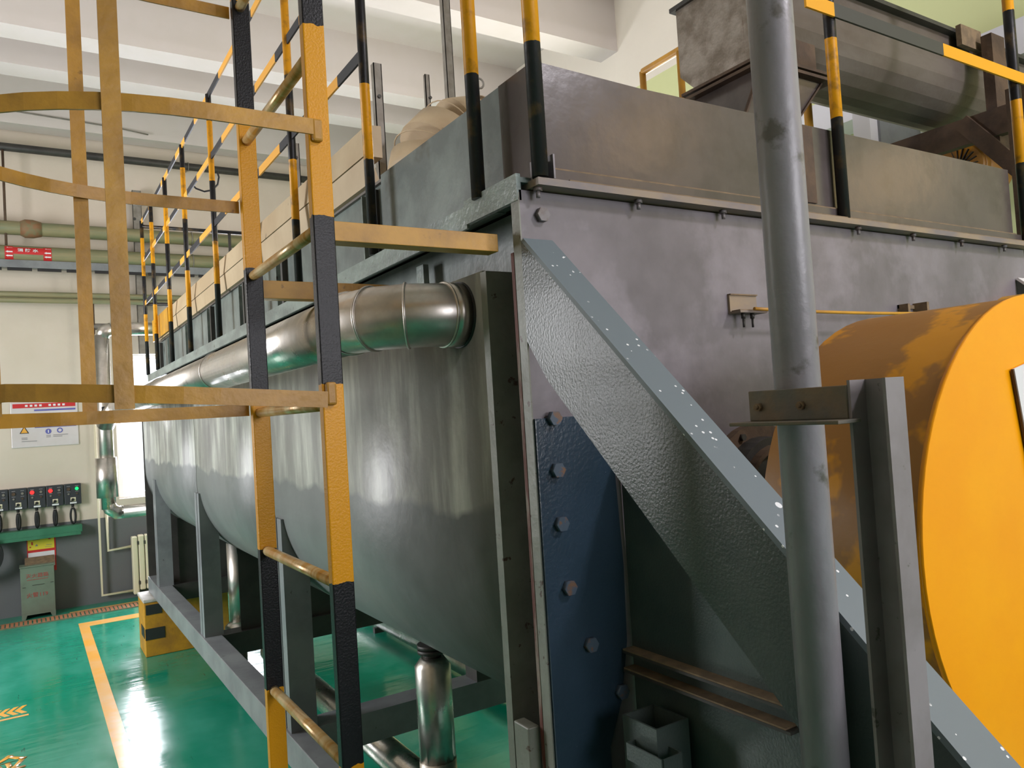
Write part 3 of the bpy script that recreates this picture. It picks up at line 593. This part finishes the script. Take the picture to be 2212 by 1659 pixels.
# concrete plinths
for (x, y, lab, near) in ((.715, 6.58, 'yellow and black painted concrete plinth under the far skid corner', False),):
    cb = thing('concrete_plinth', (x + .3, y + .17, 0), lab, 'plinth')
    obj('block', G().box(x, x + .62, y, y + .36, 0, .412, .006), 'blocky', cb)
    obj('bare_top', G().box(x - .004, x + .30, y - .004, y + .364, .412, .438, .006), 'concrete', cb)
    for (a, b_, z0, z1) in ((.012, .125, 0.32, .395), (.002, .14, .13, .215)):
        obj('black_patch', G().box(x + a, x + b_, y - .003, y + .001, z0, z1), 'blockk', cb)
    obj('black_patch', G().box(x - .003, x + .001, y + .02, y + .2, .14, .22), 'blockk', cb)
for (x, y, lab) in ((.715, 4.2, 'plain concrete plinth under the middle of the near skid beam'), (2.6, 6.4, 'plain concrete plinth under the far right skid corner'), (2.6, 1.62, 'plain concrete plinth under the near right skid corner'), (.78, 1.62, 'plain concrete plinth under the near left skid corner')):
    if y == 4.2: continue
    tag(obj('concrete_plinth', G().box(x, x + .25, y, y + .3, 0, .438, .006), 'concrete'), lab, 'plinth')

# ================================================================== TOP SIDE EQUIPMENT
cv = thing('screw_conveyor', (3.0, 1.715, 2.4), 'grey screw conveyor trough above the dryer with mottled end plate', 'conveyor')
prof = [(1.55, 3.075), (1.55, 2.955)] + [(1.715 - .165 * math.cos(math.radians(a_)), 2.955 - .165 * math.sin(math.radians(a_))) for a_ in range(15, 180, 15)] + [(1.88, 2.955), (1.88, 3.075)]
obj('trough', G().prism(prof, 'x', 2.0, 4.45), 'conv', cv)
obj('end_plate', G().prism([(1.54, 3.09), (1.54, 2.78), (1.83, 2.78), (1.89, 2.84), (1.89, 3.09)], 'x', 1.972, 2.0), 'galv', cv, 'mottled galvanised end plate')
obj('lid', G().box(1.96, 4.45, 1.52, 1.91, 3.075, 3.09), 'dark', cv)
obj('lid_clip', G().box(3.10, 3.25, 1.50, 1.52, 3.02, 3.10).box(3.28, 3.40, 1.50, 1.55, 3.0, 3.06), 'dust', cv)
obj('outlet_flange', G().box(1.95, 2.32, 1.53, 1.87, 2.742, 2.752).box(1.95, 2.32, 1.53, 1.87, 2.760, 2.770).box(1.99, 2.28, 1.57, 1.83, 2.752, 2.88), 'brown', cv)
g = G(); T = [(1.98, 1.56), (2.28, 1.56), (2.28, 1.84), (1.98, 1.84)]; B_ = [(1.88, 1.66), (2.02, 1.66), (2.02, 1.80), (1.88, 1.80)]
tv = [g.b.verts.new((x, y, 2.742)) for x, y in T]; bv = [g.b.verts.new((x, y, 2.384)) for x, y in B_]
for i in range(4): g.b.faces.new((tv[i], tv[(i + 1) % 4], bv[(i + 1) % 4], bv[i]))
g.b.faces.new(tv[::-1]); g.b.faces.new(bv)
obj('outlet_chute', g, 'hood', cv)
obj('chute_seam', G().bar((1.98, 1.558, 2.742), (1.88, 1.658, 2.384), .006, .012, up=(0, 1, 0)).bar((2.28, 1.558, 2.742), (2.02, 1.658, 2.384), .006, .012, up=(0, 1, 0)), 'brown', cv)
st_ = thing('support_frame', (3.2, 1.9, 0), 'brown dusty steel frame carrying the screw conveyor', 'frame')
obj('column', G().box(3.20, 3.30, 1.44, 1.48, 2.60, 3.06), 'brown', st_)
obj('beam', G().box(3.18, 3.22, 1.20, 3.1, 2.655, 2.76).box(3.22, 3.28, 1.20, 3.1, 2.75, 2.76), 'brown', st_)
obj('diagonal', G().bar((3.17, 1.56, 2.745), (3.17, 1.37, 2.50), .02, .06, up=(0, 1, 0)), 'brown', st_)
obj('column', G().box(3.02, 3.11, 1.265, 1.33, 0, 2.76), 'brown', st_)
obj('cross_tie', G().box(3.06, 3.18, 1.28, 1.32, 2.66, 2.75), 'brown', st_)
obj('column', G().box(3.16, 3.24, 3.04, 3.10, 0, 2.76), 'brown', st_)
obj('hanger_post', G().box(3.02, 3.10, 1.83, 1.90, 2.30, 2.72).box(3.02, 3.20, 1.84, 1.88, 2.66, 2.70), 'brown', st_)
mo = thing('motor', (4.05, 1.98, 2.5), 'dusty yellow electric motor with slotted fan cover behind the conveyor frame', 'motor')
obj('motor_body', G().tube([(3.94, 1.97, 2.77), (4.2, 1.97, 2.77), (4.24, 1.97, 2.77)], .13, 28, True, [.13, .13, .1]), 'drumside', mo)
fc = obj('fan_cover', G().tube([(3.90, 1.95, 2.77), (3.94, 1.96, 2.77)], .13, 28, True, [.105, .13]), 'drumside', mo)
g = G()
for k in range(20):
    q = 2 * PI * k / 20; g.bar((3.899, 1.95 + .035 * math.cos(q), 2.77 + .035 * math.sin(q)), (3.899, 1.95 + .09 * math.cos(q), 2.77 + .09 * math.sin(q)), .004, .011, up=(1, 0, 0))
obj('fan_slot', g, 'black', fc)
obj('motor_foot', G().box(3.98, 4.2, 1.87, 2.07, 2.60, 2.65).box(4.02, 4.08, 1.93, 1.99, 0, 2.60), 'brown', mo)
ds = thing('exhaust_duct', (1.62, 3.0, 2.38), 'dusty tan gored exhaust duct bending over the dryer hood', 'duct')
DP = [(1.56, 3.0, 2.384), (1.56, 3.0, 2.72)] + [(1.78 - .22 * math.cos(math.radians(a_)), 3.0, 2.72 + .22 * math.sin(math.radians(a_))) for a_ in (30, 60, 90)] + [(2.7, 3.0, 2.94)]
for i in range(len(DP) - 1): obj('duct_gore' if i not in (0, len(DP) - 2) else 'duct_run', G().tube([DP[i], DP[i + 1]], .215 - .001 * (i % 2), 30), 'tan', ds)
for i in (1, 2, 3, 4): obj('duct_seam', G().torus(DP[i], (Vector(DP[i + 1]) - Vector(DP[i - 1])), .214, .003, 30, 6), 'tan', ds)
obj('lifting_eye', G().torus((1.74, 2.86, 3.165), (0, 1, 0), .022, .005, 16, 6), 'steel', ds)
def strut(name, x, y, z0, z1, lab, w=.04, m='steel', cat='strut'):
    z0 = max(z0, 2.384) if z0 < 2.5 else z0
    t_ = thing(name, (x, y, z0), lab, cat, None)
    obj('strut_body', G().box(x - w / 2, x + w / 2, y, y + .004, z0, z1).box(x - w / 2, x - w / 2 + .004, y, y + w * .8, z0, z1).box(x + w / 2 - .004, x + w / 2, y, y + w * .8, z0, z1), m, t_)
    return t_
strut('hanger_strut', 2.235, 4.0, 2.38, 5.30, 'tall brown grey steel strut rising from behind the duct to the ceiling', .05, 'steel')
t_ = strut('tray_upright', 1.41, 3.2, 2.38, 3.335, 'grey steel upright with bolt standing left of the exhaust duct'); obj('bolt', hexbolt(G(), (1.41, 3.2, 3.18), (0, -1, 0), .009, .008), 'dark', t_)
t_ = strut('tray_upright', 1.775, 3.42, 2.38, 3.44, 'grey steel upright with bolt behind the top of the exhaust duct', .025); obj('bolt', hexbolt(G(), (1.785, 3.42, 3.32), (0, -1, 0), .008, .008), 'dark', t_)
t_ = strut('tray_upright', 1.265, 4.0, 2.38, 3.21, 'grey steel upright with bolt behind the ladder, over the tan box'); obj('bolt', hexbolt(G(), (1.265, 4.0, 3.13), (0, -1, 0), .009, .008), 'dark', t_)
# right hand background steel
tag(obj('white_beam', G().box(4.22, 4.46, 1.2, 3.3, 3.32, 3.5), 'limewhite'), 'white painted steel beam along the right wall', 'beam')
t_ = thing('cable_duct', (4.36, 2.45, 3.1), 'grey metal cable duct box fixed by the right wall behind the conveyor', 'duct')
obj('box', G().box(3.95, 4.40, 2.42, 2.52, 3.05, 3.28), 'limewhite', t_); obj('cover', G().box(4.02, 4.42, 2.405, 2.42, 3.06, 3.22), 'frame', t_); obj('wall_arm', G().box(4.40, XR, 2.44, 2.50, 3.1, 3.2), 'limewhite', t_)

# ================================================================== FAR WALL FITTINGS
def wallpipe(z, r, lab, m='wallpipe', y=8.88, x0=-3.2, x1=4.4):
    t_ = thing('wall_pipe', (.5, y, z - r), lab, 'pipe'); obj('pipe_run', G().tube([(x0, y, z), (x1, y, z)], r, 24), m, t_)
    g = G()
    for x in (-2.4, -.45, 1.6, 3.4): g.torus((x, y, z), (1, 0, 0), r + .004, .005, 24, 6).box(x - .008, x + .008, y + r * .8, YW, z - .008, z + .008)
    obj('pipe_clip', g, 'steel', t_); return t_
wallpipe(4.60, .040, 'thin dark grey pipe just under the ceiling on the far wall', 'dark')
t_ = wallpipe(3.80, .068, 'olive pipe with rusty joint, highest thick pipe on the far wall')
obj('rusty_joint', G().tube([(.02, 8.88, 3.80), (.06, 8.88, 3.80), (.13, 8.88, 3.80), (.20, 8.88, 3.80)], .08, 24, True, [.07, .090, .090, .072]), 'jointrust', t_, 'rusty bulging joint')
wallpipe(3.545, .080, 'thick olive pipe carrying the red fire water label')
wallpipe(3.145, .030, 'slim olive pipe, lower of the far wall bundle')
wallpipe(3.085, .026, 'slim olive pipe lowest in the far wall bundle', y=8.86)
wallpipe(2.83, .034, 'slim grey pipe above the far window', 'steel', x0=.60)
t_ = thing('fire_water_label', (.06, 8.80, 3.45), 'red label with white arrows and lettering wrapped round the thick olive pipe', 'label')
def wrap(x0, x1, a0, a1, r=.0815, n=10):
    g = G(); V = []
    for i in range(n + 1):
        q = math.radians(a0 + (a1 - a0) * i / n); V.append([g.b.verts.new((x, 8.88 - r * math.cos(q), 3.545 + r * math.sin(q))) for x in (x0, x1)])
    for i in range(n): g.b.faces.new((V[i][0], V[i][1], V[i + 1][1], V[i + 1][0])).smooth = True
    return g
obj('red_band', wrap(-.115, -.045, -62, 48), 'red', t_); obj('red_band', wrap(.205, .275, -62, 48), 'red', t_); obj('red_centre', wrap(-.045, .205, -12, 40), 'red', t_)
obj('white_lettering', text_geo('消 防 水', (-.01, 8.798, 3.551), (1, 0, 0), (0, .12, 1), .175, .034, .002, .03), 'white', t_)
for x in (-.108, .212):
    for zz, yy in ((3.585, 8.812), (3.548, 8.795), (3.510, 8.803)):
        obj('white_arrow', G().prism([(x, zz), (x + .02, zz + .011), (x + .02, zz + .006), (x + .058, zz + .006), (x + .058, zz - .006), (x + .02, zz - .006), (x + .02, zz - .011)], 'y', yy, yy + .003), 'white', t_)
t_ = thing('strut_channel', (.5, 8.84, 3.38), 'dark slotted steel channel under the labelled pipe on the far wall', 'channel')
obj('channel', G().box(-3.2, 4.4, 8.82, 8.825, 3.40, 3.475).box(-3.2, 4.4, 8.825, 8.90, 3.40, 3.405), 'frame', t_)
g = G()
for k in range(30): g.box(-3.1 + k * .25, -3.1 + k * .25 + .205, 8.83, 8.86, 3.375, 3.40)
obj('slots', g, 'black', t_)
for x, z0, z1, lab in ((-.10, 3.62, 4.56, 'brown hanger rod under the ceiling at the far left'), (.50, 3.17, 3.37, 'short brown hanger rod between the lower pipes'), (.62, 2.3, 3.06, 'grey hanger rod above the riser pipe')):
    tag(obj('hanger_rod', G().tube([(x, 8.86, z0), (x, 8.86, z1)], .012, 10), 'brown'), lab, 'rod')
t_ = strut('wall_column', 1.08, 8.93, 2.55, 4.30, 'grey steel column strip on the far wall behind the pipes', .085, 'steel', 'column')
obj('bolt_hole', G().cyl((1.05, 8.929, 3.99), (0, -1, 0), .016, .003, 14), 'dark', t_)
pts = [(.995 + .30 * k / 14, 6.30, 3.20 + .30 * 0 - .34 * math.sin(PI * k / 14) * .35 + (.10 * k / 14)) for k in range(15)]
tag(obj('hanging_cable', G().tube([(.95, 5.2, 3.30), (.98, 5.2, 3.27), (1.03, 5.2, 3.255), (1.08, 5.2, 3.27), (1.115, 5.2, 3.31), (1.125, 5.2, 3.36), (1.115, 5.2, 3.40)], .006, 8), 'black'), 'black looped cable end hanging beside the guardrail', 'cable')
tag(obj('cable_conduit', G().tube([(-2.5, 8.78, 5.03), (.9, 8.78, 4.90), (1.2, 8.76, 4.86)], .007, 6), 'steel'), 'thin grey cable sagging along the last ceiling beam', 'cable')

# notice board
nb = thing('notice_board', (.165, 9.05, 1.64), 'clear acrylic safety notice with triangle and blue bars on the far wall', 'sign')
YN = 9.055
obj('board', G().box(-.125, .455, YN, YW, 1.642, 2.092, .006), 'acryl', nb)
obj('red_header', G().box(-.105, .435, YN - .003, YN, 2.035, 2.078), 'red', nb)
g = G()
for k in (0, 1, 2, 3, 5, 6, 7, 8): g.box(.00 + k * .04, .022 + k * .04, YN - .005, YN - .003, 2.046, 2.066)
obj('header_print', g, 'white', nb)
for z in (2.0, 1.905, 1.832): obj('blue_bar', G().box(.075, .435, YN - .003, YN, z, z + .017), 'bluep', nb)
obj('warning_triangle', G().prism([(-.055, 1.782), (.025, 1.782), (-.015, 1.856)], 'y', YN - .003, YN), 'black', nb)
obj('triangle_fill', G().prism([(-.044, 1.788), (.014, 1.788), (-.015, 1.843)], 'y', YN - .005, YN), M['fline'], nb)
obj('blue_disc', G().cyl((.190, YN, 1.792), (0, -1, 0), .026, .004, 24), 'bluep', nb); obj('disc_mark', G().box(.186, .194, YN - .006, YN, 1.776, 1.806), 'white', nb)
obj('fan_mark', G().ring((.290, YN, 1.797), (0, -1, 0), .026, .016, .003, 24), 'bluep', nb)
g = G()
for (x0, x1, z) in ((-.045, .02, 1.882), (.10, .26, 1.888), (.12, .24, 1.872), (.10, .22, 1.856), (-.04, .01, 1.735), (-.04, .01, 1.722), (-.04, .09, 1.700), (.17, .21, 1.748), (.17, .21, 1.733), (.23, .36, 1.750), (.23, .31, 1.735), (.25, .30, 1.956), (.10, .22, 1.97), (.10, .24, 1.945)): g.box(x0, x1, YN - .002, YN, z, z + .006)
obj('small_print', g, 'greyp', nb)

# push button boxes, tray and cables
for i in range(5):
    x0 = .303 - .155 * i; st = ['right most, with green lamp lit', 'second from the right, with red lamp lit', 'third from the right, with red lamp lit', 'fourth from the right, with no lamp lit', 'fifth from the right, with no lamp lit'][i]
    t_ = thing('push_button_box', (x0 + .07, 9.0, 1.04), 'black push button box ' + st, 'control box', 'push button boxes on the far wall')
    obj('housing', G().box(x0, x0 + .148, 8.985, YW, 1.042, 1.248, .005), 'plast', t_)
    for j, (px, pz, rr2) in enumerate(((.036, 1.198, .016), (.110, 1.198, .012), (.036, 1.148, .009), (.110, 1.148, .009))):
        mm = 'steel'
        if j == 0 and i in (1, 2): mm = 'ledr'; rr2 = .019
        elif j == 1 and i == 0: mm = 'ledg'; rr2 = .016
        elif j in (0, 3): mm = 'brown'
        obj('lamp' if j < 2 else 'button', G().cyl((x0 + px, 8.985, pz), (0, -1, 0), rr2, .010, 16), mm, t_)
    obj('small_plate', G().box(x0 + .022, x0 + .052, 8.983, 8.985, 1.222, 1.228).box(x0 + .095, x0 + .125, 8.983, 8.985, 1.222, 1.228).box(x0 + .022, x0 + .052, 8.983, 8.985, 1.168, 1.173).box(x0 + .095, x0 + .125, 8.983, 8.985, 1.168, 1.173), 'greyp', t_)
    sp_ = obj('selector_plate', G().box(x0 + .052, x0 + .098, 8.982, 8.985, 1.072, 1.112), 'cream', t_)
    obj('selector_knob', G().cyl((x0 + .072, 8.985, 1.090), (0, -1, 0), .014, .014, 14).bar((x0 + .072, 8.975, 1.090), (x0 + .055, 8.975, 1.074), .010, .010), 'black', sp_)
    obj('name_strip', G().box(x0 + .046, x0 + .104, 8.980, 8.985, 1.050, 1.065), 'white', t_)
    obj('cable_gland', G().cyl((x0 + .07, 9.01, 1.042), (0, 0, -1), .013, .028, 12), 'black', t_)
    k = thing('cable_loop', (x0 + .07, 9.02, .84), ['open black cable loop hanging below the box with the green lamp', 'black cable bundle hanging below the second box from the right', 'black cable bundle hanging below the third box from the right', 'black cable bundle hanging below the fourth box from the right', 'black cable bundle hanging below the fifth box from the right'][i], 'cable', 'cable loops under the push button boxes')
    w = .022 if i == 0 else .014
    obj('loop', G().tube([(x0 + .07 + w * math.sin(2 * PI * j / 20), 9.02, .925 + .078 * math.cos(2 * PI * j / 20)) for j in range(21)], .010, 8), 'black', k)
    if i: obj('loop', G().tube([(x0 + .072 + .008 * math.sin(2 * PI * j / 16), 9.00, .925 + .074 * math.cos(2 * PI * j / 16)) for j in range(17)], .010, 8), 'black', k)
t_ = thing('cable_shelf', (-.2, 8.98, .75), 'green painted cable shelf below the push button boxes', 'shelf')
obj('shelf_board', G().box(-3.0, .445, 8.92, YW, .765, .838, .004), 'greenpaint', t_); obj('shelf_lip', G().box(-3.0, .43, 8.91, 8.92, .742, .772), 'greenpaint', t_)
# fire poster and cabinet
t_ = thing('fire_poster', (.09, 9.06, .42), 'yellow and red fire safety poster on the grey dado', 'poster')
obj('red_sheet', G().box(-.032, .212, 9.064, YW, .40, .762), 'red', t_)
obj('yellow_panel', G().box(-.025, .200, 9.061, 9.064, .625, .755), M['fline'] if False else mat('poster_yellow', (226, 208, 60)), t_)
obj('white_panel', G().box(-.025, .200, 9.061, 9.064, .45, .60), 'white', t_)
g = G()
for k in range(9): g.box(-.010 + k * .022, .004 + k * .022, 9.0595, 9.061, .736, .747)
obj('poster_print', g, 'brown', t_)
obj('poster_figures', G().box(.005, .018, 9.058, 9.061, .675, .705).box(.15, .17, 9.058, 9.061, .715, .724).cyl((-.005, 9.061, .655), (0, -1, 0), .007, .003, 10), 'red', t_)
obj('poster_marks', G().prism([(.035, .66), (.06, .66), (.05, .682)], 'y', 9.058, 9.061).box(.13, .18, 9.058, 9.061, .66, .664).box(.02, .08, 9.058, 9.061, .72, .723).box(.12, .175, 9.058, 9.061, .64, .643), 'greyp', t_)
cb = thing('extinguisher_cabinet', (.045, 8.93, 0), 'grey green fire extinguisher cabinet with red lettering against the far wall', 'cabinet')
obj('body', G().box(-.095, .185, 8.82, YW - .02, .055, .495, .003), 'cab', cb); obj('lid', G().box(-.10, .19, 8.81, 8.99, .495, .505), 'cab', cb)
obj('sloping_back', G().prism([(8.90, .505), (9.04, .56), (9.04, .505)], 'x', -.055, .195), 'dust', cb)
for x in (-.095, .165): obj('foot', G().box(x, x + .02, 8.82, 9.04, 0, .055), 'cab', cb)
obj('front_skirt', G().prism([(-.095, 0), (-.065, 0), (-.05, .04), (.14, .04), (.155, 0), (.185, 0), (.185, .056), (-.095, .056)], 'y', 8.818, 8.822), 'cab', cb)
obj('door_seam', G().box(-.08, -.055, 8.816, 8.82, .305, .309).box(.0, .10, 8.816, 8.82, .318, .322).box(.15, .175, 8.816, 8.82, .325, .329), 'dark', cb)
obj('red_lettering', text_geo('灭火器箱', (-.05, 8.819, .390), (1, 0, 0), (0, 0, 1), .185, .042), 'redtext', cb)
g = G()
for k in range(12): g.box(-.04 + k * .0145, -.03 + k * .0145, 8.8175, 8.82, .370, .376)
obj('small_red_print', g, 'redtext', cb)
obj('red_lettering', text_geo('火警119', (-.05, 8.819, .205), (1, 0, 0), (0, 0, 1), .175, .046), 'redtext', cb)
tag(obj('hose_reel', G().ring((-.42, 8.90, .64), (0, -1, 0), .20, .13, .07, 32), 'black'), 'black round reel at the far left under the green shelf', 'reel')
# radiator and its pipes
rd = thing('radiator', (1.0, 8.98, .06), 'cream column radiator under the far window', 'radiator')
for k in range(8):
    x = .885 + k * .062
    obj('column', G().box(x, x + .055, 8.93, 9.03, .09 if k else .05, .655 - .01 * (k == 0), .012), 'cream', rd)
g = G()
for k in range(8):
    x = .885 + k * .062
    for z in (.15, .56): g.box(x + .050, x + .067, 8.928, 9.03, z, z + .035)
obj('connector', g, 'dark', rd)
for k, lab in ((0, 'thin cream upright heating pipe left of the radiator, reaching to its foot'), (1, 'thin cream heating pipe bending into the radiator top')):
    pts = [(.60, 9.0, 2.2), (.60, 9.0, .085), (.90, 9.0, .085)] if k == 0 else [(.672, 9.0, .95), (.672, 9.0, .53), (.90, 9.0, .545)]
    tag(obj('heating_pipe', G().tube(pts, .014, 12), 'cream'), lab, 'pipe')
